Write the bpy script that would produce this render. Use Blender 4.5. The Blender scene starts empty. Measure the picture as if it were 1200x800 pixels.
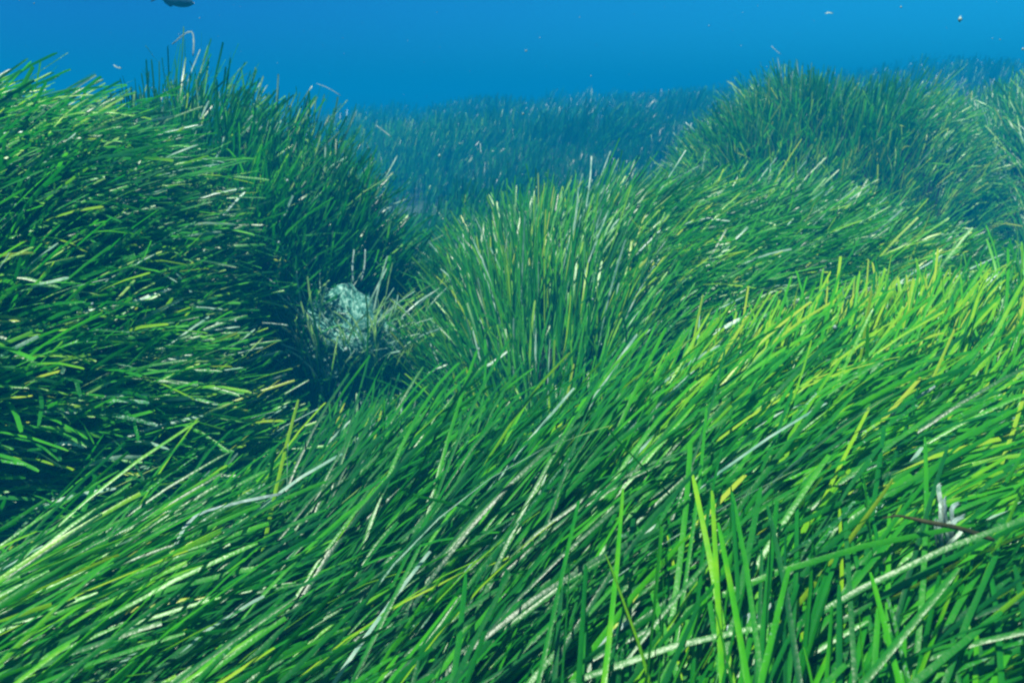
import bpy, math, random
import numpy as np
from mathutils import Vector

random.seed(11)
rng = np.random.default_rng(11)
C = bpy.context.scene.collection
S = bpy.context.scene
R = math.radians

# ------------------------------------------------------------------ camera
PITCH = R(-18.0)
FOC = 857.0                                   # focal length in pixels of a 1200 px wide frame
cam_d = bpy.data.cameras.new("camera")
cam = bpy.data.objects.new("camera", cam_d)
C.objects.link(cam)
cam.location = (0, 0, 0)
cam.rotation_euler = (R(90) + PITCH, 0, 0)
cam_d.sensor_width = 36.0
cam_d.lens = 36.0 * FOC / 1200.0
cam_d.clip_start = 0.02
cam_d.clip_end = 500
cam_d.dof.use_dof = True
cam_d.dof.focus_distance = 1.4
cam_d.dof.aperture_fstop = 8.0
S.camera = cam

# ------------------------------------------------------------------ light
SUN_EL, SUN_AZ = R(69), R(-130)                 # azimuth measured from +Y towards +X
sd = Vector((math.sin(SUN_AZ) * math.cos(SUN_EL), math.cos(SUN_AZ) * math.cos(SUN_EL), math.sin(SUN_EL)))
sun_d = bpy.data.lights.new("sun", 'SUN')
sun_d.energy = 5.0
sun_d.angle = R(0.5)
sun_d.color = (1.0, 0.97, 0.82)
sun = bpy.data.objects.new("sun", sun_d)
C.objects.link(sun)
sun.rotation_euler = sd.to_track_quat('Z', 'Y').to_euler()
sun.location = (3, 3, 6)

world = bpy.data.worlds.new("World")
S.world = world
world.use_nodes = True
wn, wl = world.node_tree.nodes, world.node_tree.links
wn.clear()
w_out = wn.new('ShaderNodeOutputWorld')
bg = wn.new('ShaderNodeBackground')
sky = wn.new('ShaderNodeTexSky')
sky.sky_type = 'NISHITA'
sky.sun_disc = False
sky.sun_elevation = SUN_EL
sky.sun_rotation = SUN_AZ
# daylight after it has passed sideways or down through clear sea water: the lower it comes in, the bluer
geo = wn.new('ShaderNodeNewGeometry')
sep = wn.new('ShaderNodeSeparateXYZ')
mp = wn.new('ShaderNodeMapRange')
mp.inputs['From Min'].default_value = -0.05
mp.inputs['From Max'].default_value = 0.9
tint = wn.new('ShaderNodeValToRGB')
tint.color_ramp.elements[0].position = 0.0
tint.color_ramp.elements[0].color = (0.0015, 0.28, 0.90, 1)
tint.color_ramp.elements[1].position = 1.0
tint.color_ramp.elements[1].color = (0.50, 0.72, 0.72, 1)
e = tint.color_ramp.elements.new(0.22); e.color = (0.045, 0.48, 1.0, 1)
mul = wn.new('ShaderNodeMix'); mul.data_type = 'RGBA'; mul.blend_type = 'MULTIPLY'
mul.inputs['Factor'].default_value = 1.0
wl.new(geo.outputs['Incoming'], sep.inputs[0])
neg = wn.new('ShaderNodeMath'); neg.operation = 'MULTIPLY'; neg.inputs[1].default_value = -1
wl.new(sep.outputs['Z'], neg.inputs[0])
wl.new(neg.outputs[0], mp.inputs['Value'])
wl.new(mp.outputs[0], tint.inputs[0])
side = wn.new('ShaderNodeMapRange')          # the water is shallower and more turquoise towards +X
side.inputs['From Min'].default_value = 0.45
side.inputs['From Max'].default_value = -0.75
wl.new(sep.outputs['X'], side.inputs['Value'])
rampx = wn.new('ShaderNodeValToRGB')
rampx.color_ramp.elements[0].color = (0.98, 0.82, 1.0, 1)
rampx.color_ramp.elements[1].color = (1.3, 2.1, 1.5, 1)
wl.new(side.outputs[0], rampx.inputs[0])
mul2 = wn.new('ShaderNodeMix'); mul2.data_type = 'RGBA'; mul2.blend_type = 'MULTIPLY'
mul2.inputs['Factor'].default_value = 1.0
wl.new(rampx.outputs[0], mul2.inputs['B'])
wl.new(sky.outputs[0], mul.inputs['A'])
wl.new(tint.outputs[0], mul.inputs['B'])
wl.new(mul.outputs['Result'], mul2.inputs['A'])
wl.new(mul2.outputs['Result'], bg.inputs['Color'])
bg.inputs['Strength'].default_value = 0.05
wl.new(bg.outputs[0], w_out.inputs[0])

S.view_settings.view_transform = 'Standard'
S.view_settings.look = 'None'
S.view_settings.exposure = 1.15
S.view_settings.gamma = 1.0
S.render.engine = 'CYCLES'
S.cycles.max_bounces = 6
S.cycles.diffuse_bounces = 3
S.cycles.glossy_bounces = 2
S.cycles.transmission_bounces = 3
S.cycles.volume_bounces = 1
S.cycles.use_denoising = True
S.cycles.sample_clamp_indirect = 4.0
S.cycles.filter_width = 2.2

# ------------------------------------------------------------------ helpers
def node_mat(name):
    m = bpy.data.materials.new(name)
    m.use_nodes = True
    nt = m.node_tree
    nt.nodes.clear()
    out = nt.nodes.new('ShaderNodeOutputMaterial')
    return m, nt.nodes, nt.links, out

def ramp(nodes, stops):
    r = nodes.new('ShaderNodeValToRGB')
    el = r.color_ramp.elements
    while len(el) > 1:
        el.remove(el[-1])
    el[0].position = stops[0][0]
    el[0].color = (*stops[0][1], 1)
    for p, c in stops[1:]:
        q = el.new(p)
        q.color = (*c, 1)
    return r

def mixc(nodes, links, f, a, b, mode='MIX'):
    m = nodes.new('ShaderNodeMix')
    m.data_type = 'RGBA'
    m.blend_type = mode
    for v, k in ((f, 'Factor'), (a, 'A'), (b, 'B')):
        if isinstance(v, bpy.types.NodeSocket):
            links.new(v, m.inputs[k])
        elif k == 'Factor':
            m.inputs[k].default_value = v
        else:
            m.inputs[k].default_value = (*v, 1)
    return m.outputs['Result']

def math_n(nodes, links, op, a, b=0.0, clamp=False):
    m = nodes.new('ShaderNodeMath')
    m.operation = op
    m.use_clamp = clamp
    for i, v in enumerate((a, b)):
        if isinstance(v, bpy.types.NodeSocket):
            links.new(v, m.inputs[i])
        else:
            m.inputs[i].default_value = v
    return m.outputs[0]

def leaf_material():
    # attribute 'leaf': R = yellowness of the leaf, G = position along it, B = how far algae crust covers it
    m, N, L, out = node_mat('seagrass_leaf')
    at = N.new('ShaderNodeAttribute'); at.attribute_name = 'leaf'
    sp = N.new('ShaderNodeSeparateColor')
    L.new(at.outputs['Color'], sp.inputs[0])
    tc = N.new('ShaderNodeTexCoord')
    n1 = N.new('ShaderNodeTexNoise'); n1.inputs['Scale'].default_value = 26; n1.inputs['Detail'].default_value = 3
    L.new(tc.outputs['Object'], n1.inputs['Vector'])
    n2 = N.new('ShaderNodeTexNoise'); n2.inputs['Scale'].default_value = 210; n2.inputs['Detail'].default_value = 3
    L.new(tc.outputs['Object'], n2.inputs['Vector'])
    tipy = math_n(N, L, 'MULTIPLY', math_n(N, L, 'POWER', sp.outputs['Green'], 2.0), 0.14)
    t = math_n(N, L, 'ADD', math_n(N, L, 'ADD', sp.outputs['Red'], tipy), math_n(N, L, 'MULTIPLY', math_n(N, L, 'SUBTRACT', n1.outputs['Fac'], 0.5), 0.35))
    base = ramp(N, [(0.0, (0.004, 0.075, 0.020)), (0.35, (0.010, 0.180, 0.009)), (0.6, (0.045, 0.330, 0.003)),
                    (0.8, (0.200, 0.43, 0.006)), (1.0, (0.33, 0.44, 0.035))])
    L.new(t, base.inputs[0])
    # pale sheath near the root, browning at the very tip of old leaves
    # crust: chalky algae and bryozoans, denser towards the tip, in specks and blotches
    cr = math_n(N, L, 'MULTIPLY', sp.outputs['Blue'], math_n(N, L, 'ADD', 0.15, sp.outputs['Green']))
    sp1 = math_n(N, L, 'ADD', cr, math_n(N, L, 'MULTIPLY', math_n(N, L, 'SUBTRACT', n2.outputs['Fac'], 0.5), 1.1))
    mr = N.new('ShaderNodeMapRange')
    L.new(sp1, mr.inputs['Value'])
    mr.inputs['From Min'].default_value = 0.36
    mr.inputs['From Max'].default_value = 0.58
    mr.clamp = True
    crc = ramp(N, [(0.3, (0.10, 0.28, 0.20)), (0.55, (0.30, 0.48, 0.40)), (0.75, (0.52, 0.64, 0.56))])
    L.new(n1.outputs['Fac'], crc.inputs[0])
    col = mixc(N, L, mr.outputs[0], base.outputs[0], crc.outputs[0])
    bs = N.new('ShaderNodeBsdfPrincipled')
    L.new(col, bs.inputs['Base Color'])
    bs.inputs['Roughness'].default_value = 0.36
    bs.inputs['Specular IOR Level'].default_value = 0.5
    bmp = N.new('ShaderNodeBump'); bmp.inputs['Strength'].default_value = 0.35; bmp.inputs['Distance'].default_value = 0.002
    L.new(n2.outputs['Fac'], bmp.inputs['Height'])
    L.new(bmp.outputs[0], bs.inputs['Normal'])
    tr = N.new('ShaderNodeBsdfTranslucent')
    tcol = mixc(N, L, 1.0, col, (1.3, 1.45, 0.4), 'MULTIPLY')
    L.new(tcol, tr.inputs['Color'])
    mx = N.new('ShaderNodeMixShader')
    mx.inputs[0].default_value = 0.42
    L.new(bs.outputs[0], mx.inputs[1])
    L.new(tr.outputs[0], mx.inputs[2])
    L.new(mx.outputs[0], out.inputs['Surface'])
    return m

def noise_material(name, stops, scale, rough=0.85, bump=0.6, detail=6, dist=0.02):
    m, N, L, out = node_mat(name)
    tc = N.new('ShaderNodeTexCoord')
    n = N.new('ShaderNodeTexNoise'); n.inputs['Scale'].default_value = scale; n.inputs['Detail'].default_value = detail
    n.inputs['Roughness'].default_value = 0.65
    L.new(tc.outputs['Object'], n.inputs['Vector'])
    r = ramp(N, stops)
    L.new(n.outputs['Fac'], r.inputs[0])
    bs = N.new('ShaderNodeBsdfPrincipled')
    bs.inputs['Roughness'].default_value = rough
    bs.inputs['Specular IOR Level'].default_value = 0.5 if rough < 0.5 else 0.1
    L.new(r.outputs[0], bs.inputs['Base Color'])
    b = N.new('ShaderNodeBump'); b.inputs['Strength'].default_value = bump; b.inputs['Distance'].default_value = dist
    L.new(n.outputs['Fac'], b.inputs['Height'])
    L.new(b.outputs[0], bs.inputs['Normal'])
    L.new(bs.outputs[0], out.inputs['Surface'])
    return m

M_LEAF = leaf_material()
M_MAT = noise_material('rhizome_mat', [(0.35, (0.004, 0.010, 0.007)), (0.6, (0.010, 0.022, 0.014)), (0.8, (0.035, 0.05, 0.035))], 45)
M_BED = noise_material('seabed_silt', [(0.3, (0.020, 0.045, 0.030)), (0.55, (0.045, 0.085, 0.055)), (0.8, (0.14, 0.18, 0.13))], 9)
M_CRUST = noise_material('chalky_rubble', [(0.36, (0.006, 0.05, 0.035)), (0.50, (0.05, 0.20, 0.16)), (0.66, (0.32, 0.54, 0.46))], 75)
M_STEM = noise_material('brown_stem', [(0.3, (0.010, 0.018, 0.006)), (0.7, (0.040, 0.042, 0.014))], 60, 0.6, 0.4, 4, 0.003)
M_PALE = noise_material('bleached_leaf', [(0.35, (0.12, 0.24, 0.17)), (0.52, (0.34, 0.46, 0.38)), (0.7, (0.56, 0.63, 0.55))], 150, 0.5, 0.3, 4, 0.002)
M_GREY = noise_material('grey_leaf', [(0.3, (0.10, 0.17, 0.15)), (0.6, (0.24, 0.34, 0.32)), (0.8, (0.45, 0.52, 0.50))], 90, 0.5, 0.3, 4, 0.002)
M_FISH = noise_material('dark_fish_scales', [(0.3, (0.008, 0.035, 0.075)), (0.7, (0.02, 0.07, 0.12))], 40, 0.35, 0.2, 3, 0.002)
M_EYE = noise_material('fish_eye', [(0.3, (0.005, 0.005, 0.006)), (0.7, (0.01, 0.01, 0.012))], 10, 0.1, 0.0, 1, 0.001)

def mesh_np(name, verts, quads, cols=None, mat=None, smooth=True):
    me = bpy.data.meshes.new(name)
    verts = np.ascontiguousarray(verts, dtype=np.float32)
    quads = np.ascontiguousarray(quads, dtype=np.int32)
    me.vertices.add(len(verts)); me.vertices.foreach_set('co', verts.ravel())
    me.loops.add(quads.size); me.loops.foreach_set('vertex_index', quads.ravel())
    me.polygons.add(len(quads))
    me.polygons.foreach_set('loop_start', np.arange(0, quads.size, quads.shape[1], dtype=np.int32))
    if smooth:
        me.polygons.foreach_set('use_smooth', np.ones(len(quads), dtype=bool))
    if cols is not None:
        a = me.color_attributes.new('leaf', 'FLOAT_COLOR', 'POINT')
        a.data.foreach_set('color', np.ascontiguousarray(cols, dtype=np.float32).ravel())
    if mat:
        me.materials.append(mat)
    me.update(calc_edges=True)
    return me

def link(name, me, parent=None):
    o = bpy.data.objects.new(name, me)
    C.objects.link(o)
    if parent is not None:
        o.parent = parent
        o.matrix_parent_inverse.identity()
    return o

def thing(name, label, cat, loc=(0, 0, 0), group=None):
    o = bpy.data.objects.new(name, None)
    o.empty_display_size = 0.1
    C.objects.link(o)
    o.location = loc
    o['label'] = label
    o['category'] = cat
    if group:
        o['group'] = group
    return o

# smooth value noise for numpy arrays
_tab = rng.random((64, 64))
def vnoise(x, y, f=1.0, seed=0):
    x = np.asarray(x) * f + 17.3 * seed + 100; y = np.asarray(y) * f + 9.1 * seed + 100
    xi = np.floor(x).astype(int); yi = np.floor(y).astype(int)
    u = x - xi; v = y - yi
    u = u * u * (3 - 2 * u); v = v * v * (3 - 2 * v)
    g = lambda a, b: _tab[a % 64, b % 64]
    return (g(xi, yi) * (1 - u) + g(xi + 1, yi) * u) * (1 - v) + (g(xi, yi + 1) * (1 - u) + g(xi + 1, yi + 1) * u) * v - 0.5

# ------------------------------------------------------------------ terrain
def softplus(x, k=1.0):
    return np.log1p(np.exp(np.clip(np.asarray(x, float) * k, -40, 40))) / k

def bed_h(x, y):
    x = np.asarray(x, float); y = np.asarray(y, float)
    yy = np.minimum(y, 22.0); y2 = np.minimum(y, 13.0)
    z = -1.25 + 0.048 * softplus(yy - 5.0, 1.2) + 0.011 * softplus(np.minimum(x, 9) + 0.5, 0.8) * softplus(y2 - 3.5, 1.0)
    z = z + (0.22 + 0.35 * np.clip((y - 6) / 5, 0, 1)) * vnoise(x, y, 0.45, 1) + 0.07 * vnoise(x, y, 1.7, 2)
    far = np.clip((y - 24) / 40, 0, 1)
    return z - 1.0 * far

class Mound:
    def __init__(s, cx, cy, rx, ry, rot, zb, H, p, sq=2.0, sl=(0, 0)):
        s.c = (cx, cy); s.r = (rx, ry); s.a = R(rot); s.zb = zb; s.H = H; s.p = p; s.sq = sq; s.sl = sl
        s.seed = int(abs(cx * 31 + cy * 17)) % 23
    def rad(s, x, y):
        dx = np.asarray(x) - s.c[0]; dy = np.asarray(y) - s.c[1]
        u = dx * math.cos(s.a) + dy * math.sin(s.a); v = -dx * math.sin(s.a) + dy * math.cos(s.a)
        rr = (np.abs(u / s.r[0]) ** s.sq + np.abs(v / s.r[1]) ** s.sq) ** (1 / s.sq)
        return rr * (1 + (0.22 if s.sq == 2.0 else 0.10) * vnoise(x, y, 1.3, s.seed))
    def h(s, x, y):
        r = s.rad(x, y)
        return s.zb + s.H * (1 - np.minimum(r, 1.3) ** s.p) + 0.08 * vnoise(x, y, 2.2, s.seed + 3) + s.sl[0] * (np.asarray(x) - s.c[0]) + s.sl[1] * (np.asarray(y) - s.c[1])

MOUNDS = {
    'front':  Mound(0.90, 0.42, 3.0, 1.46, 24, -1.62, 0.80, 6.0, 4.0, (0.02, 0.13)),
    'middle': Mound(0.85, 2.95, 1.30, 1.20, 8, -1.40, 0.74, 3.2, 2.4, (0.0, 0.10)),
    'left':   Mound(-2.10, 2.00, 1.22, 1.28, 10, -1.40, 1.28, 3.0),
    'behind': Mound(-1.40, 3.20, 1.02, 0.88, -10, -1.35, 1.16, 2.6),
    'tuft':   Mound(2.20, 5.40, 1.30, 0.95, 5, -1.30, 1.16, 3.4),
    'right':  Mound(4.30, 5.40, 1.30, 1.80, -5, -1.25, 1.16, 3.2),
}
def env_h(x, y, skip=None):
    z = bed_h(x, y)
    for k, m in MOUNDS.items():
        if k != skip:
            z = np.maximum(z, m.h(x, y))
    return z

# seabed sheet
def grid_mesh(name, xs, ys, f, mat):
    X, Y = np.meshgrid(xs, ys)
    Z = f(X, Y)
    v = np.stack([X, Y, Z], -1).reshape(-1, 3)
    nx, ny = len(xs), len(ys)
    i = np.arange(nx - 1)[None, :] + np.arange(ny - 1)[:, None] * nx
    q = np.stack([i, i + 1, i + 1 + nx, i + nx], -1).reshape(-1, 4)
    return mesh_np(name, v, q, None, mat)

def spaced(a, b, n, k):
    t = np.linspace(-1, 1, n)
    t = np.sign(t) * np.abs(t) ** k
    return (a + b) / 2 + (b - a) / 2 * t
bed = link('seabed', grid_mesh('seabed', spaced(-60, 60, 170, 2.2), np.concatenate([np.linspace(-8, 26, 180), np.linspace(27, 70, 26)]), bed_h, M_BED))
bed['kind'] = 'structure'

# ------------------------------------------------------------------ leaves
def blades(root, L, az, th0, th1, W, daz, tw0, tw1, seg, cup, kink, endw, pw=0.9):
    """ribbon leaves; returns vertices (n, rows, cols, 3) and the centre lines"""
    n = len(root)
    s = np.append(np.linspace(0, 0.975, seg), 1.0)[None, :]
    th = th0[:, None] + (th1 - th0)[:, None] * s ** pw
    th = th + kink[:, None] * np.clip((s - 0.62) * 8, 0, 1)
    a = az[:, None] + daz[:, None] * s ** 1.5
    d = np.stack([np.sin(th) * np.cos(a), np.sin(th) * np.sin(a), np.cos(th)], -1)
    step = (L[:, None] * np.diff(s))[..., None]
    mid = (d[:, 1:] + d[:, :-1]) * 0.5 * step
    c = np.concatenate([np.zeros((n, 1, 3)), np.cumsum(mid, 1)], 1) + root[:, None, :]
    hvec = np.stack([-np.sin(a), np.cos(a), np.zeros_like(a)], -1)
    nvec = np.cross(d, hvec)
    tw = tw0[:, None] + (tw1 - tw0)[:, None] * s
    w = np.cos(tw)[..., None] * hvec + np.sin(tw)[..., None] * nvec
    nn = np.cross(d, w)
    prof = np.ones_like(s) * 1.0
    prof[:, 0] = 0.55
    prof = np.repeat(prof, n, 0)
    prof[:, -1] = endw
    prof[:, -2] = np.minimum(1.0, 0.75 + 0.25 * endw)
    hw = (W[:, None] * 0.5 * prof)[..., None] * w
    if cup > 0:
        off = (W[:, None] * cup * prof)[..., None] * nn
        rows = np.stack([c - hw, c + off, c + hw], 2)
    else:
        rows = np.stack([c - hw, c + hw], 2)
    return rows, c

def quads_for(n, seg, cols):
    base = np.arange(n)[:, None, None] * ((seg + 1) * cols)
    r = np.arange(seg)[None, :, None] * cols
    k = np.arange(cols - 1)[None, None, :]
    i = base + r + k
    return np.stack([i, i + 1, i + 1 + cols, i + cols], -1).reshape(-1, 4)

F_DIR = np.array([0, math.cos(PITCH), math.sin(PITCH)])
U_DIR = np.array([0, -math.sin(PITCH), math.cos(PITCH)])
def project(p):
    d = p @ F_DIR
    d = np.maximum(d, 1e-3)
    return 600 + FOC * p[..., 0] / d, 400 - FOC * (p @ U_DIR) / d, p @ F_DIR

def shoots(hfun, box, dens, keep, per=6, margin=260, gap=-0.5, gf=4.0):
    x0, x1, y0, y1 = box
    n = int((x1 - x0) * (y1 - y0) * dens * 2.6 / per)
    x = rng.uniform(x0, x1, n); y = rng.uniform(y0, y1, n)
    k = keep(x, y) & (vnoise(x, y, gf, 77) + 0.4 * vnoise(x, y, gf * 2.7, 78) > gap)
    x, y = x[k], y[k]
    z = hfun(x, y)
    slope = np.hypot(hfun(x + 0.02, y) - z, hfun(x, y + 0.02) - z) / 0.02      # as many shoots per area of slope as on the flat
    k = rng.random(len(x)) < np.minimum(np.sqrt(1 + slope ** 2), 2.6) / 2.6
    x, y, z = x[k], y[k], z[k]
    P = np.stack([x, y, z], -1)
    u, v, d = project(P + np.array([0, 0, 0.25]))
    k = (y < 0.9) & (u > -1500) & (u < 2300) | (d > 0.3) & (u > -margin) & (u < 1200 + margin) & (v < 1500) & (v > -200)
    return P[k]

def rand_n(n, s=1.0): return rng.normal(0, s, n)

def make_leaves(P, flow, length, per, W, seg, cup, tint, crust, th0=(0.15, 0.12), th1=None, daz=0.35, loose=1.0, pale=0.06, pw=0.9, top=9.0, amin=0.05):
    """P shoot roots; flow(x,y)->(azimuth, end bend); returns dict of per-leaf data"""
    n = len(P)
    az0, b1 = flow(P[:, 0], P[:, 1])
    az0 = az0 + rand_n(n, 0.22 * loose); b1 = b1 + rand_n(n, 0.14 * loose)
    tint0 = tint(P[:, 0], P[:, 1]) + rand_n(n, 0.10)
    idx = np.repeat(np.arange(n), per)
    m = len(idx)
    root = P[idx] + np.stack([rand_n(m, 0.012), rand_n(m, 0.012), rng.uniform(-0.03, 0.0, m)], -1)
    L = length(root[:, 0], root[:, 1]) * rng.uniform(0.55, 1.12, m)
    az = az0[idx] + rand_n(m, 0.30 * loose)
    a0 = np.clip(th0[0] + rand_n(m, th0[1]) + 0.25 * b1[idx], 0.0, 1.3)
    a1 = np.clip(b1[idx] + rand_n(m, 0.22 * loose), amin, 2.0)
    Wd = W * rng.uniform(0.75, 1.15, m)
    kink = np.where(rng.random(m) < 0.07 * loose, rng.normal(0.0, 0.9, m), 0.0)
    endw = np.where(rng.random(m) < 0.35, rng.uniform(0.75, 1.0, m), rng.uniform(0.35, 0.6, m))
    rows, c = blades(root, L, az, a0, a1, Wd, rand_n(m, daz), rand_n(m, 0.45), rand_n(m, 0.9), seg, cup, kink, endw, pw)
    far_ok = np.linalg.norm(c, axis=2).min(1) > 0.64
    rows, c, L = rows[far_ok], c[far_ok], L[far_ok]
    idx = idx[far_ok]; m = len(idx)
    low = (c[:, :, 2].max(1) - c[:, 0, 2]) < top
    rows, c, L, idx = rows[low], c[low], L[low], idx[low]; m = len(idx)
    cols = 3 if cup > 0 else 2
    t = tint0[idx] - 0.04 + rand_n(m, 0.11) + np.where(rng.random(m) < 0.10, 0.35, 0) - np.where(rng.random(m) < 0.2, 0.2, 0)
    cr = np.abs(rand_n(m, 0.13)) + crust
    nearest = np.linalg.norm(c, axis=2).min(1)
    cr = np.where((rng.random(m) < pale) & (nearest > 0.85), rng.uniform(0.6, 1.1, m), cr)
    t = np.where(nearest < 0.8, np.minimum(t, 0.72), t)
    G = np.linspace(0, 1, seg + 1)
    col = np.zeros((m, seg + 1, cols, 4), np.float32)
    col[..., 0] = np.clip(t, 0, 1)[:, None, None]
    col[..., 1] = G[None, :, None]
    col[..., 2] = np.clip(cr, 0, 1.2)[:, None, None]
    col[..., 3] = 1
    return dict(rows=rows, c=c, col=col, seg=seg, cols=cols, L=L)

def pick_single(D, count):
    """the leaves that show largest: in frame, near, and high in the canopy"""
    c = D['c']; seg = D['seg']
    mid = c[:, int(seg * 0.7)]
    u, v, d = project(mid)
    u1, v1, _ = project(c[:, seg // 3]); u2, v2, _ = project(c[:, -1])
    ext = np.hypot(u1 - u2, v1 - v2)
    top = mid[:, 2] - c[:, 0, 2]
    inside = (u > 0) & (u < 1200) & (v > 0) & (v < 800) & (d > 0.3)
    near = 1.0 / np.maximum(d, 0.3)
    # thin the list so that picks spread over the mound instead of one clump
    score = ext * (0.3 + top / top.max()) ** 2 * near ** 0.3 * rng.uniform(0.6, 1.0, len(u)) * inside
    return np.argsort(-score)[:count]

CANOPY = []
def build_mound(key, name, label, D, singles, extra_labels=()):
    m = MOUNDS[key]
    base = np.array([m.c[0], m.c[1], m.zb])
    root = thing(name, label, 'seagrass mound', tuple(base), 'seagrass mounds on the seabed')
    # rhizome mat: the dome the shoots grow from
    nr, na = 22, 64
    rr = np.linspace(0, 1.18, nr)[1:]
    an = np.linspace(0, 2 * math.pi, na, endpoint=False)
    u = rr[:, None] * np.cos(an) * m.r[0]; v = rr[:, None] * np.sin(an) * m.r[1]
    X = m.c[0] + u * math.cos(m.a) - v * math.sin(m.a); Y = m.c[1] + u * math.sin(m.a) + v * math.cos(m.a)
    Z = m.h(X, Y) - 0.01
    Z = np.where(rr[:, None] > 1.1, Z - 0.3, Z)
    V = np.concatenate([[[m.c[0], m.c[1], float(m.h(m.c[0], m.c[1])) - 0.01]], np.stack([X, Y, Z], -1).reshape(-1, 3)]) - base
    q = []
    for i in range(nr - 2):
        for j in range(na):
            k = (j + 1) % na
            q.append((1 + i * na + j, 1 + (i + 1) * na + j, 1 + (i + 1) * na + k, 1 + i * na + k))
    me = bpy.data.meshes.new('rhizome_mat')
    me.from_pydata([tuple(p) for p in V], [], q + [(0, 1 + j, 1 + (j + 1) % na) for j in range(na)])
    me.polygons.foreach_set('use_smooth', np.ones(len(me.polygons), dtype=bool))
    me.materials.append(M_MAT)
    link('rhizome_mat', me, root)
    CANOPY.append(D['c'].reshape(-1, 3))
    n = len(D['L']); seg, cols = D['seg'], D['cols']
    sel = pick_single(D, singles)
    mask = np.ones(n, bool); mask[sel] = False
    rest = np.nonzero(mask)[0]
    if singles:
        q1 = quads_for(1, seg, cols)
        for i in sel:
            o0 = D['c'][i, 0]
            me = mesh_np('leaf', (D['rows'][i] - o0).reshape(-1, 3), q1, D['col'][i].reshape(-1, 4), M_LEAF)
            o = link('leaf', me, root)
            o.location = tuple(o0 - base)
    V = (D['rows'][rest] - base).reshape(-1, 3)
    me = mesh_np('leaf_mass', V, quads_for(len(rest), seg, cols), D['col'][rest].reshape(-1, 4), M_LEAF)
    o = link('leaf_mass', me, root)
    o['kind'] = 'stuff'
    return root

def on_top(key, rmax=1.05, slack=0.03):
    m = MOUNDS[key]
    def f(x, y):
        return (m.rad(x, y) < rmax) & (m.h(x, y) > env_h(x, y, key) - slack)
    return f
def box_of(key):
    m = MOUNDS[key]; q = max(m.r) * 1.15
    return (m.c[0] - q, m.c[0] + q, m.c[1] - q, m.c[1] + q)

wob = lambda x, y, f, a, s: a * vnoise(x, y, f, s) * 2

# front mound: swept to the right, more upright at the lower right
def flow_front(x, y):
    az = 0.72 + wob(x, y, 2.6, 0.50, 5) + wob(x, y, 6, 0.18, 6)
    bend = 1.50 - 0.12 * np.clip(x / 0.8, 0, 1) + wob(x, y, 2.2, 0.40, 7) - 0.30 * np.clip((x - 0.40) / 0.2, 0, 1) * np.clip((0.9 - y) / 0.3, 0, 1)
    return az, bend
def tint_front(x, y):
    return 0.27 + 0.25 * np.clip((x + 0.4) / 1.0, 0, 1) + 0.12 * np.exp(-((x - 0.95) / 0.5) ** 2 - ((y - 1.6) / 0.5) ** 2) + wob(x, y, 3.0, 0.15, 8)  # yellower to the right; darker leaf colour at left stands in for shade there
P = shoots(MOUNDS['front'].h, (-2.2, 3.6, -1.0, 2.9), 6000, on_top('front'), gap=-0.24, gf=5.5)
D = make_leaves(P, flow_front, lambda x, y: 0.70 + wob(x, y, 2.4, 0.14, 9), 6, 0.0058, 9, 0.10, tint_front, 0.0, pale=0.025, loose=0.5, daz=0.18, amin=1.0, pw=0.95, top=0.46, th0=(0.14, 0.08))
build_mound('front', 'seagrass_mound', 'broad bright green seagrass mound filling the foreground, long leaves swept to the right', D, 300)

# left mound: leaves nearly flat, streaming to the right
def flow_left(x, y):
    az = 0.0 + wob(x, y, 2.0, 0.6, 11) + wob(x, y, 6, 0.6, 12)
    return az, 1.40 + wob(x, y, 2.2, 0.4, 13) + wob(x, y, 5, 0.4, 16) - 0.25 * np.clip((y - 1.8) / 1.0, 0, 1)
P = shoots(MOUNDS['left'].h, box_of('left'), 3600, on_top('left'), margin=420, gap=-0.46, gf=4.5)
D = make_leaves(P, flow_left, lambda x, y: 0.52 + wob(x, y, 3.0, 0.16, 14), 6, 0.0078, 8, 0.10,
                lambda x, y: 0.39 + wob(x, y, 2.5, 0.16, 15), 0.08, th0=(0.30, 0.15), pale=0.08, loose=1.1, top=0.36)
build_mound('left', 'seagrass_mound', 'tall dark green seagrass mound at the left edge, leaves streaming almost flat to the right', D, 300)

# middle mound
def flow_mid(x, y):
    m = MOUNDS['middle']
    out = np.arctan2(y - m.c[1] - 0.2, x - 0.45)
    left = np.clip((0.35 - x) / 0.55, 0, 1)
    az = (1 - left) * 0.25 + left * np.where(out < 0, out + 2 * math.pi, out) * 1.0
    az = np.where(left > 0, left * math.pi * 1.02 + (1 - left) * 0.3, 0.3) + wob(x, y, 2.2, 0.5, 21)
    bend = 0.75 + 0.60 * np.clip((x - 0.1) / 0.6, 0, 1) + 0.35 * np.clip((-0.0 - x) / 0.4, 0, 1) + wob(x, y, 2.4, 0.3, 22)
    return az, bend
P = shoots(MOUNDS['middle'].h, box_of('middle'), 2700, on_top('middle'), gap=-0.40, gf=4.0)
D = make_leaves(P, flow_mid, lambda x, y: 0.46 + wob(x, y, 2.2, 0.10, 23), 6, 0.0070, 7, 0.0,
                lambda x, y: 0.37 + wob(x, y, 2.5, 0.14, 24), 0.05, pale=0.05)
build_mound('middle', 'seagrass_mound', 'rounded green seagrass mound in the middle, just behind the foreground mound', D, 300)

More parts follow.
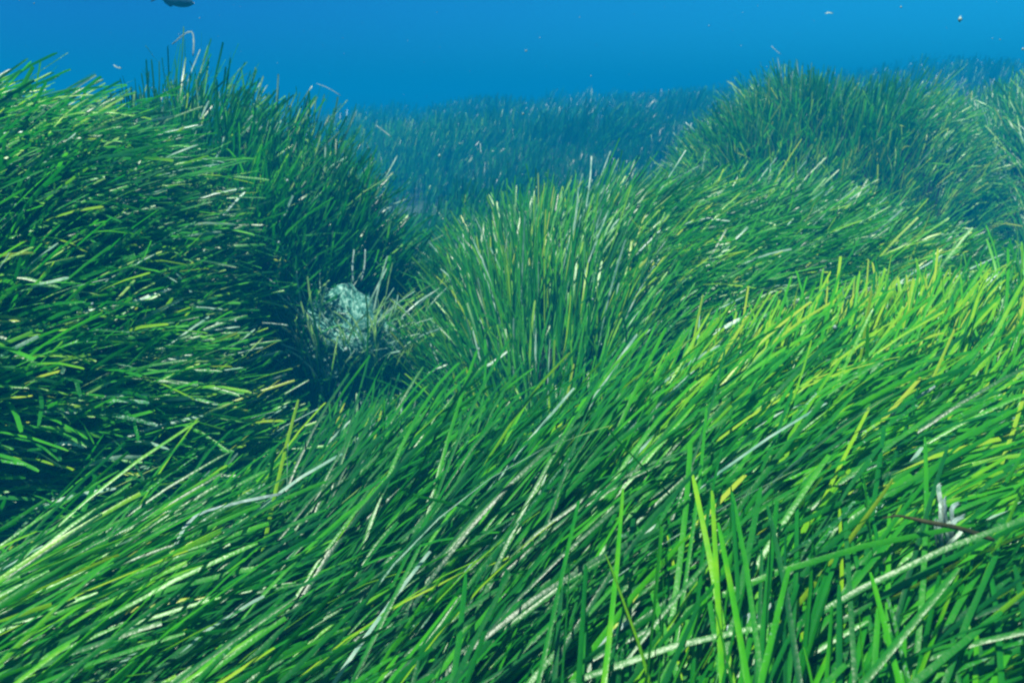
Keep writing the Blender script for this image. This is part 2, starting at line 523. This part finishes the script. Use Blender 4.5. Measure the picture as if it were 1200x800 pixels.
# dark mound behind the left one
def flow_behind(x, y):
    m = MOUNDS['behind']
    az = np.arctan2(y - m.c[1], x - m.c[0]) * 0.6 + wob(x, y, 3, 0.8, 31)
    return az, 0.65 + wob(x, y, 3, 0.5, 32) + 0.35 * m.rad(x, y)
P = shoots(MOUNDS['behind'].h, box_of('behind'), 2200, on_top('behind'), gap=-0.16, gf=4.2)
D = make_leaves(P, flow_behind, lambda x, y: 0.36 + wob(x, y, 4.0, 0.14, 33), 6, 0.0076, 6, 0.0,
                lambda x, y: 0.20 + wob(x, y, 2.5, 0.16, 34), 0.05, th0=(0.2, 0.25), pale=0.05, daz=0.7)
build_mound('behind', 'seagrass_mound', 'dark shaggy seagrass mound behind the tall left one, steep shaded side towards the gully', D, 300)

# upright mound at the upper right
def flow_tuft(x, y):
    m = MOUNDS['tuft']
    az = np.where(x > 2.6, 0.0, np.arctan2(y - m.c[1], x - m.c[0])) + wob(x, y, 2.5, 0.5, 41)
    return az, 0.48 + 0.45 * m.rad(x, y) ** 2 + 0.35 * np.clip((x - 2.5) / 0.6, 0, 1) + wob(x, y, 2.5, 0.3, 42)
P = shoots(MOUNDS['tuft'].h, box_of('tuft'), 1900, on_top('tuft'), margin=80, gap=-0.36, gf=3.0)
D = make_leaves(P, flow_tuft, lambda x, y: 0.38 + wob(x, y, 2.6, 0.14, 43), 6, 0.0078, 5, 0.0,
                lambda x, y: 0.47 + wob(x, y, 2.5, 0.14, 44), 0.08, pale=0.05, loose=1.5)
build_mound('tuft', 'seagrass_mound', 'upright bushy seagrass mound at the upper right, yellow green on top and shaded below', D, 300)

# bluish mound at the far right edge
def flow_right(x, y):
    return 2.4 * np.sign(wob(x, y, 1.1, 1, 51)) * 0.5 + wob(x, y, 2.5, 0.9, 52), 0.75 + wob(x, y, 2.4, 0.4, 53)
P = shoots(MOUNDS['right'].h, box_of('right'), 1500, on_top('right'), margin=60)
D = make_leaves(P, flow_right, lambda x, y: 0.42 + wob(x, y, 2.0, 0.12, 54), 6, 0.0088, 5, 0.0,
                lambda x, y: 0.40 + wob(x, y, 2.5, 0.14, 55), 0.12, pale=0.09, daz=0.6)
build_mound('right', 'seagrass_mound', 'hazy blue green seagrass mound at the right edge, beside the upright bushy mound', D, 150)

# far meadow and the thin growth on the gully floor: nobody could count these
def keep_bed(x, y):
    return bed_h(x, y) > env_h(x, y) - 0.06
def stuff_leaves(name, label, cat, box, dens, length, W, seg, tint, crust, bend, az, pale, margin=60, keep=keep_bed, gap=-0.5, gf=4.0):
    P = shoots(bed_h, box, dens, keep, margin=margin, gap=gap, gf=gf)
    D = make_leaves(P, lambda x, y: (az + wob(x, y, 1.2, 1.2, 61), bend + wob(x, y, 1.6, 0.5, 62)), length, 6, W, seg, 0.0, tint, crust, pale=pale, daz=0.6)
    me = mesh_np(name, D['rows'].reshape(-1, 3), quads_for(len(D['L']), D['seg'], D['cols']), D['col'].reshape(-1, 4), M_LEAF)
    o = link(name, me)
    o['kind'] = 'stuff'; o['label'] = label; o['category'] = cat
    return o
stuff_leaves('far_seagrass_meadow', 'blue hazy seagrass meadow rising in the distance', 'seagrass', (-6, 10, 4.6, 12.0), 420,
             lambda x, y: 0.50 + wob(x, y, 0.9, 0.2, 63), 0.014, 4, lambda x, y: 0.16 + wob(x, y, 0.7, 0.22, 64), 0.0, 0.65, 0.3, 0.0, gap=-0.22, gf=0.8)
stuff_leaves('distant_seagrass', 'faint outermost seagrass fading into the blue water at the horizon', 'seagrass', (-11, 17, 12.0, 22.0), 130,
             lambda x, y: 0.50 + wob(x, y, 0.6, 0.2, 67), 0.024, 3, lambda x, y: 0.16 + wob(x, y, 0.7, 0.22, 64), 0.0, 0.65, 0.3, 0.0, gap=-0.2, gf=0.5)
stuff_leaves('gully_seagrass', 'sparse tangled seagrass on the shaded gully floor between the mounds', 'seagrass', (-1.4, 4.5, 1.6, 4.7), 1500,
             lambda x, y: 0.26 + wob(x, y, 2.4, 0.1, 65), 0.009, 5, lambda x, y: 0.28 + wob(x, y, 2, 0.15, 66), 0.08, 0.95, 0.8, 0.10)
spk_n = 1500
sp_d = rng.uniform(0.7, 8.0, spk_n) ** 1.0
sp_p = np.stack([rng.uniform(-0.85, 0.85, spk_n) * sp_d * 1.1, sp_d, rng.uniform(-0.35, 0.25, spk_n) * sp_d], -1)
sp_p = sp_p[(sp_p[:, 2] < 1.0) & (sp_p[:, 2] > env_h(sp_p[:, 0], sp_p[:, 1]) + 0.05)]
octa = np.array([(1, 0, 0), (0, 1, 0), (-1, 0, 0), (0, -1, 0), (0, 0, 1), (0, 0, -1)], float)
sz = rng.gamma(2.0, 0.00045, len(sp_p)).clip(0.0003, 0.003)
Vs = (sp_p[:, None, :] + octa[None] * sz[:, None, None] * rng.uniform(0.5, 1.3, (len(sp_p), 6, 1))).reshape(-1, 3)
tri = np.array([(0, 1, 4), (1, 2, 4), (2, 3, 4), (3, 0, 4), (1, 0, 5), (2, 1, 5), (3, 2, 5), (0, 3, 5)])
specks = link('suspended_specks', mesh_np('suspended_specks', Vs, (tri[None] + 6 * np.arange(len(sp_p))[:, None, None]).reshape(-1, 3), None, M_GREY))
specks['kind'] = 'stuff'; specks['label'] = 'tiny pale specks suspended in the water'; specks['category'] = 'specks'

# ------------------------------------------------------------------ single things lying on the leaves or drifting by
CAN = np.concatenate(CANOPY)
CU, CV, CD = project(CAN)
R_DIR = np.array([1.0, 0, 0])
def at(u, v, d):
    return d * (F_DIR + R_DIR * (u - 600) / FOC + U_DIR * (400 - v) / FOC)
def canopy(u, v, rad=9, q=6):
    k = (np.abs(CU - u) < rad) & (np.abs(CV - v) < rad) & (CD > 0.3)
    return float(np.percentile(CD[k], q)) if k.sum() > 3 else 3.0

def smooth_path(pts, n):
    """Catmull-Rom through the points"""
    p = np.array(pts, float)
    p = np.vstack([2 * p[0] - p[1], p, 2 * p[-1] - p[-2]])
    out_ = []
    m_ = len(p) - 3
    for t in np.linspace(0, m_ - 1e-6, n):
        i = int(t); f = t - i
        a, b_, c, d = p[i:i + 4]
        out_.append(0.5 * (2 * b_ + (c - a) * f + (2 * a - 5 * b_ + 4 * c - d) * f * f + (3 * b_ - a - 3 * c + d) * f ** 3))
    return np.array(out_)

def strip_mesh(path, width, normal, thick=0.0006, torn=0.3, wav=0.15, seed=0):
    """a leaf remnant: cupped band with real thickness, uneven edges, torn end"""
    g = np.random.default_rng(seed)
    n = len(path)
    t = np.gradient(path, axis=0); t /= np.linalg.norm(t, axis=1)[:, None]
    nr = np.array(normal, float)[None, :] + g.normal(0, 0.10, (n, 3)); 
    w = np.cross(t, nr); w /= np.linalg.norm(w, axis=1)[:, None]
    nn = np.cross(w, t)
    hw = width * 0.5 * (1 + g.normal(0, wav, n))
    hw[0] *= 0.6; hw[-1] *= 1 - torn
    rows = []
    for k, (a, c) in enumerate(((-1, 0), (-0.4, -0.16), (0.4, -0.16), (1, 0))):
        e = path + w * (hw * a)[:, None] + nn * (c * width)
        if k in (1, 2):
            e[-1] += t[-1] * width * g.uniform(-0.6, 0.8)
        rows.append(e)
    top = np.stack(rows, 1); bot = top - nn[:, None, :] * thick
    V = np.concatenate([top.reshape(-1, 3), bot.reshape(-1, 3)])
    q = []
    o = n * 4
    for i in range(n - 1):
        for k in range(3):
            a = i * 4 + k
            q.append((a, a + 1, a + 5, a + 4)); q.append((o + a, o + a + 4, o + a + 5, o + a + 1))
        q.append((i * 4, i * 4 + 4, o + i * 4 + 4, o + i * 4)); q.append((i * 4 + 3, o + i * 4 + 3, o + i * 4 + 7, i * 4 + 7))
    for k in range(3):
        q.append((k, o + k, o + k + 1, k + 1)); a = (n - 1) * 4 + k
        q.append((a, a + 1, o + a + 1, o + a))
    return V, np.array(q)

def single_strip(name, label, cat, pts, width, mat, group=None, seed=0, lift=0.012, depth=None, n=12, torn=0.3, wav=0.15, up=None):
    P3 = []
    for (u, v) in pts:
        d = (canopy(u, v) - lift) if depth is None else depth
        P3.append(d)
    if depth is None:                       # lies across the tips: even out the depths
        P3 = list(np.interp(range(len(P3)), [0, len(P3) - 1], [min(P3[0], np.median(P3)), min(P3[-1], np.median(P3))]))
    w3 = np.array([at(u, v, d) for (u, v), d in zip(pts, P3)])
    path = smooth_path(w3, n)
    V, q = strip_mesh(path, width, up if up is not None else (0.1, -0.6, 0.8), seed=seed, torn=torn, wav=wav)
    o0 = path[0]
    o = link(name, mesh_np(name, V - o0, q, None, mat))
    o.location = tuple(o0)
    o['label'] = label; o['category'] = cat
    if group:
        o['group'] = group
    return o

DG = 'dead leaves lying on the seagrass'
dead = [
    ('long bent grey dead leaf lying across the lower left foreground grass', [(150, 705), (190, 668), (222, 610), (265, 592), (330, 578)], 0.0065, M_GREY),
    ('broad pale torn leaf at the bottom left corner of the foreground grass', [(58, 795), (85, 782), (128, 766)], 0.016, M_PALE),
    ('whitish stiff leaf, left one of the fan of pale leaves in the foreground centre', [(616, 624), (626, 594), (640, 556)], 0.0042, M_PALE),
    ('widest whitish leaf of the fan of pale leaves in the foreground centre', [(622, 624), (640, 592), (660, 562)], 0.0085, M_PALE),
    ('frosted dead leaf pointing up right beside the fan of pale leaves', [(648, 612), (672, 588), (712, 563)], 0.0075, M_GREY),
    ('thin white straight leaf below the dark gap in the foreground centre', [(702, 716), (722, 684), (750, 648)], 0.0042, M_PALE),
    ('crusted pale leaf slanting up at the bottom centre', [(676, 780), (704, 752), (738, 727)], 0.0075, M_GREY),
    ('short white leaf end standing out on the green slope in the middle', [(832, 392), (848, 384), (868, 373)], 0.012, M_PALE),
    ('pale crusted leaf on the edge of the foreground mound above the gully', [(560, 434), (578, 424), (597, 410)], 0.012, M_PALE),
    ('pale leaf end lying just left of the crusted one on the mound edge', [(500, 438), (512, 432), (524, 427)], 0.010, M_PALE),
    ('small white leaf scrap on the crest of the foreground mound at the right', [(1066, 352), (1076, 346), (1092, 335)], 0.013, M_PALE),
    ('bright white leaf end near the right edge of the foreground crest', [(1150, 338), (1160, 328), (1170, 318)], 0.014, M_PALE),
    ('long straight whitish leaf slanting across the lower right foreground', [(975, 526), (1010, 507), (1045, 486), (1096, 452)], 0.0055, M_GREY),
    ('pale cupped leaf lying at the bottom right among yellow green leaves', [(848, 742), (880, 722), (914, 706)], 0.0105, M_GREY),
    ('white leaf end sticking out over the gully from the left mound', [(262, 252), (276, 236), (288, 224)], 0.011, M_PALE),
    ('pale horizontal leaf end in front of the left mound, above the dark gap', [(180, 424), (205, 420), (226, 416)], 0.012, M_PALE),
    ('wide bluish white leaf across the middle of the left mound', [(90, 366), (140, 358), (178, 346), (200, 338)], 0.013, M_PALE),
    ('bluish white leaf at the left picture edge, half way up the left mound', [(-6, 322), (12, 308), (28, 298)], 0.012, M_PALE),
    ('curled pale leaf low on the left mound, over the darkest gap', [(66, 520), (84, 519), (100, 524)], 0.012, M_PALE),
    ('pale leaf end at the right tip of the left mound over the gully', [(308, 378), (322, 379), (338, 381)], 0.009, M_PALE),
]
for i, (lb, pts, w_, mt) in enumerate(dead):
    single_strip('dead_leaf', lb, 'dead leaf', pts, w_ * 0.72, mt, DG, seed=i + 3)

drift = [
    ('pale leaf fragment drifting above the gully, upper of the two near the dark mound', [(371, 98), (384, 103), (399, 112)], 0.007, 3.0),
    ('short pale leaf fragment drifting low over the gully, right of the dark mound', [(441, 147), (449, 153), (459, 161)], 0.010, 3.0),
    ('faint pale scrap drifting in the open water above the upright mound', [(904, 54), (908, 58), (915, 64)], 0.012, 5.0),
    ('tiny bright speck drifting near the top edge, right of the middle', [(967, 16), (971, 15), (976, 16)], 0.016, 4.5),
    ('small whitish flake hanging upright in the blue between middle mound and far meadow', [(563, 168), (563, 174), (564, 180)], 0.012, 3.6),
    ('pale flake hovering just over the crest of the dark mound', [(133, 76), (137, 79), (142, 80)], 0.012, 2.6),
]
for i, (lb, pts, w_, d_) in enumerate(drift):
    single_strip('drifting_fragment', lb, 'leaf fragment', pts, w_ * 0.45, M_GREY if i != 3 else M_PALE, 'scraps drifting in the water', seed=50 + i, depth=d_, n=7, up=(0, -1, 0.3))
single_strip('bent_leaf', 'pale bluish leaf bent over at the very top of the dark mound', 'dead leaf',
             [(226, 66), (227, 50), (225, 38), (216, 40), (202, 52)], 0.0055, M_GREY, None, 71, depth=2.75, n=14, up=(0.2, -1, 0.2))

def tube_mesh(path, radii, ns=8):
    t = np.gradient(path, axis=0); t /= np.linalg.norm(t, axis=1)[:, None]
    ref = np.array([0, 0, 1.0])
    a = np.cross(t, ref); a /= np.linalg.norm(a, axis=1)[:, None]
    b_ = np.cross(t, a)
    an = np.linspace(0, 2 * math.pi, ns, endpoint=False)
    V = path[:, None, :] + (a[:, None, :] * np.cos(an)[None, :, None] + b_[:, None, :] * np.sin(an)[None, :, None]) * np.array(radii)[:, None, None]
    n = len(path)
    q = [(i * ns + j, i * ns + (j + 1) % ns, (i + 1) * ns + (j + 1) % ns, (i + 1) * ns + j) for i in range(n - 1) for j in range(ns)]
    V = np.concatenate([V.reshape(-1, 3), path[:1], path[-1:]])
    for j in range(ns):
        k = (j + 1) % ns
        q.append((n * ns, k, j, n * ns)); q.append((n * ns + 1, (n - 1) * ns + j, (n - 1) * ns + k, n * ns + 1))
    return V, q
def poly_link(name, V, q, mat, parent=None, loc=(0, 0, 0)):
    me = bpy.data.meshes.new(name)
    me.from_pydata([tuple(x) for x in V], [], [tuple(dict.fromkeys(f_)) for f_ in q])
    me.polygons.foreach_set('use_smooth', np.ones(len(me.polygons), dtype=bool))
    me.materials.append(mat)
    o = link(name, me, parent)
    o.location = loc
    return o

# brown stem lying over the leaves, lower right
ds = canopy(1110, 618, 45, 0.4) - 0.015
path = smooth_path([at(1064, 606, ds + 0.01), at(1090, 612, ds), at(1125, 619, ds), at(1164, 632, ds)], 18)
st = thing('brown_stem', 'dark brown dead stem lying across bright leaves at the lower right', 'stem', tuple(path[0]))
rad = np.interp(np.arange(18), [0, 3, 14, 17], [0.0014, 0.0023, 0.0027, 0.0022]) * (1 + rng.normal(0, 0.06, 18))
V, q = tube_mesh(path, rad)
poly_link('stalk', V - path[0], q, M_STEM, st)
tw_ = smooth_path([at(1066, 607, ds + 0.01), at(1052, 604, ds + 0.012), at(1034, 607, ds + 0.015)], 8)
V, q = tube_mesh(tw_, np.linspace(0.0016, 0.0007, 8), 6)
poly_link('twig', V - path[0], q, M_STEM, st)

# bleached tuft behind the stem
tu = at(1112, 662, ds + 0.06)
bt = thing('bleached_tuft', 'tuft of bleached white leaves standing behind the brown stem', 'tuft', tuple(tu))
for i in range(11):
    u0 = 1112 + rng.uniform(-7, 7); u1 = u0 + rng.normal(0, 11); v1 = rng.uniform(566, 618)
    pth = smooth_path([at(u0, 666, ds + 0.07), at((u0 + u1) / 2 + rng.normal(0, 3), (664 + v1) / 2, ds + 0.03), at(u1, v1 + 8, ds + 0.02), at(u1 + rng.normal(2, 5), v1, ds + 0.025)], 10)
    V, q = strip_mesh(pth, rng.uniform(4, 8) / FOC * ds * 0.75, (rng.normal(0, 0.5), -1, 0.3), seed=90 + i)
    lf = link('leaf', mesh_np('leaf', V - tu, q, None, M_PALE if i % 3 == 0 else M_GREY), bt)

# chalky rubble heap on the gully floor
dh = 2.72
hc = at(408, 398, dh)
hp = thing('litter_heap', 'pale turquoise heap of leaf litter in the gully between the mounds', 'litter heap', tuple(hc))
g = np.random.default_rng(5)
nl, na = 12, 26
V = []
for i in range(nl + 1):
    ph = math.pi * 0.62 * i / nl
    for j in range(na):
        a = 2 * math.pi * j / na
        V.append((0.17 * math.sin(ph) * math.cos(a), 0.15 * math.sin(ph) * math.sin(a), 0.17 * math.cos(ph) - 0.02))
V = np.array(V) * np.array([0.80, 0.70, 0.85]); V += V * (vnoise(V[:, 0] + V[:, 2], V[:, 1] - V[:, 2], 17, 3) * 1.5)[:, None] + g.normal(0, 0.007, V.shape)
V[:na] = V[:na].mean(0)
q = [(i * na + j, (i + 1) * na + j, (i + 1) * na + (j + 1) % na, i * na + (j + 1) % na) for i in range(nl) for j in range(na)]
poly_link('litter_bed', V, q, M_CRUST, hp)
for i in range(210):                        # broken rhizomes and shell bits bedded in it
    a = g.uniform(math.pi * 0.95, 2.05 * math.pi); ph = g.uniform(0.15, 1.6)
    r0 = np.array([0.85, 0.80, 0.95]) * (0.98 + 0.10 * math.sin(3 * a + 5 * ph) + g.uniform(-0.03, 0.12))
    p = np.array([0.17 * math.sin(ph) * math.cos(a), 0.15 * math.sin(ph) * math.sin(a), 0.17 * math.cos(ph) - 0.02]) * r0
    d_ = g.normal(0, 1, 3); d_[2] *= 0.5; d_ /= np.linalg.norm(d_); l_ = g.uniform(0.05, 0.13)
    pth = smooth_path([p - d_ * l_ / 2, p * 1.06 + g.normal(0, 0.014, 3), p + d_ * l_ / 2], 5)
    V, q = strip_mesh(pth, g.uniform(0.003, 0.007), p / np.linalg.norm(p) + g.normal(0, 0.3, 3), seed=300 + i)
    poly_link('leaf_litter', V, q, M_PALE if i % 12 == 0 else M_CRUST, hp)
nS = 230                                   # thin young leaves growing through and in front of the heap
aS = g.uniform(math.pi * 0.9, 2.1 * math.pi, nS); rS = g.uniform(0.08, 0.24, nS)
rtS = np.stack([rS * np.cos(aS), rS * np.sin(aS) * 0.9, g.uniform(-0.16, 0.02, nS)], -1)
rowS, cS = blades(rtS, g.uniform(0.10, 0.34, nS), aS + g.normal(0, 0.9, nS), g.uniform(0, 0.4, nS), g.uniform(0.3, 1.5, nS), g.uniform(0.004, 0.007, nS),
                  g.normal(0, 0.4, nS), g.normal(0, 0.5, nS), g.normal(0, 0.7, nS), 6, 0.0, np.zeros(nS), np.full(nS, 0.6))
qS = quads_for(1, 6, 2)
for i in range(nS):
    cl = np.ones((7, 2, 4), np.float32); cl[..., 0] = g.uniform(0.1, 0.6); cl[..., 1] = np.linspace(0, 1, 7)[:, None]; cl[..., 2] = g.uniform(0.4, 1.2)
    link('leaf', mesh_np('leaf', rowS[i].reshape(-1, 3), qS, cl.reshape(-1, 4), M_LEAF), hp)
for i, (pts) in enumerate([[(414, 332), (413, 312), (415, 292)], [(423, 330), (427, 312), (428, 292)]]):
    single_strip('upright_leaf', ['left of two pale upright leaf stubs behind the pale heap', 'right of two pale upright leaf stubs behind the pale heap'][i],
                 'dead leaf', pts, 0.0055, M_GREY, None, 120 + i, depth=2.66, n=8, up=(0, -1, 0.2))

# ------------------------------------------------------------------ fish
def fish(name, label, loc, length, rz, mat, tilt=0.0):
    root = thing(name, label, 'fish', tuple(loc))
    root.rotation_euler = (0, tilt, rz)
    prof = [(0.0, 0.010, 0.010), (0.05, 0.055, 0.035), (0.15, 0.115, 0.062), (0.30, 0.155, 0.078), (0.45, 0.155, 0.074), (0.60, 0.125, 0.058),
            (0.74, 0.075, 0.036), (0.84, 0.040, 0.020), (0.88, 0.036, 0.012)]
    ns = 14
    V = []; 
    for (x, h, w) in prof:
        for j in range(ns):
            a = 2 * math.pi * j / ns
            V.append((0.45 - x, w * math.cos(a), h * math.sin(a) - 0.01 * (1 - x)))
    n = len(prof)
    q = [(i * ns + j, (i + 1) * ns + j, (i + 1) * ns + (j + 1) % ns, i * ns + (j + 1) % ns) for i in range(n - 1) for j in range(ns)]
    q.append(tuple(range(ns))[::-1]); q.append(tuple((n - 1) * ns + j for j in range(ns)))
    body = poly_link('body', np.array(V) * length, q, mat, root)
    def fin(nm, pts, th=0.004, off=(0, 0, 0), ang=0.0):
        k = len(pts)
        cx = np.mean(pts, 0)
        V = []
        for sgn in (-1, 1):
            for (x, z) in pts:
                V.append((x, sgn * th, z))
        V = np.array(V)
        if ang:
            x0, z0 = pts[0]
            dz = V[:, 2] - z0
            V[:, 1] += dz * math.sin(ang) ; V[:, 2] = z0 + dz * math.cos(ang)
        V = V + np.array(off)
        q = [tuple(range(k))[::-1], tuple(range(k, 2 * k))] + [(i, (i + 1) % k, k + (i + 1) % k, k + i) for i in range(k)]
        me = bpy.data.meshes.new(nm)
        me.from_pydata([tuple(v_ * length) for v_ in V], [], q); me.materials.append(mat)
        return link(nm, me, root)
    fin('tail_fin', [(-0.41, 0.03), (-0.56, 0.13), (-0.60, 0.14), (-0.53, 0.0), (-0.60, -0.15), (-0.56, -0.14), (-0.41, -0.04)])
    fin('dorsal_fin', [(0.20, 0.12), (0.12, 0.20), (0.0, 0.21), (-0.15, 0.18), (-0.28, 0.09), (-0.24, 0.06), (0.0, 0.13)])
    fin('anal_fin', [(-0.05, -0.14), (-0.12, -0.20), (-0.27, -0.12), (-0.30, -0.06), (-0.2, -0.09)])
    for sg in (-1, 1):
        fin('pectoral_fin', [(0.20, -0.03), (0.06, -0.01), (0.04, -0.07), (0.12, -0.09)], 0.003, (0, sg * 0.075, 0), sg * 0.5)
        V = []
        for i in range(5):
            ph = math.pi * (i + 0.5) / 5
            for j in range(8):
                V.append((0.375 + 0.016 * math.sin(ph) * math.cos(j * math.pi / 4), sg * 0.043 + 0.008 * math.cos(ph), 0.025 + 0.016 * math.sin(ph) * math.sin(j * math.pi / 4)))
        qq = [(i * 8 + j, (i + 1) * 8 + j, (i + 1) * 8 + (j + 1) % 8, i * 8 + (j + 1) % 8) for i in range(4) for j in range(8)]
        qq += [tuple(range(8)), tuple(range(32, 40))]
        poly_link('eye', np.array(V) * length, qq, M_EYE, root)
    return root
fish('fish', 'dark fish swimming at the top left, cut by the picture edge', at(206, 0, 3.6), 0.19, R(12), M_FISH, R(8))

# ------------------------------------------------------------------ water
b = np.array([[x, y, z] for x in (-62, 62) for y in (-10, 72) for z in (-4.0, 1.15)], float)
f = [(0, 1, 3, 2), (4, 6, 7, 5), (0, 4, 5, 1), (2, 3, 7, 6), (0, 2, 6, 4), (1, 5, 7, 3)]
m, N, L, out = node_mat('sea_water')
pv = N.new('ShaderNodeVolumePrincipled')
pv.inputs['Color'].default_value = (0.001, 0.23, 0.52, 1)
pv.inputs['Density'].default_value = 0.072
pv.inputs['Anisotropy'].default_value = 0.0
L.new(pv.outputs[0], out.inputs['Volume'])
haze = link('haze', mesh_np('haze', b, np.array(f), None, m, False))
haze['kind'] = 'stuff'
haze['label'] = 'clear blue sea water that veils everything far away'
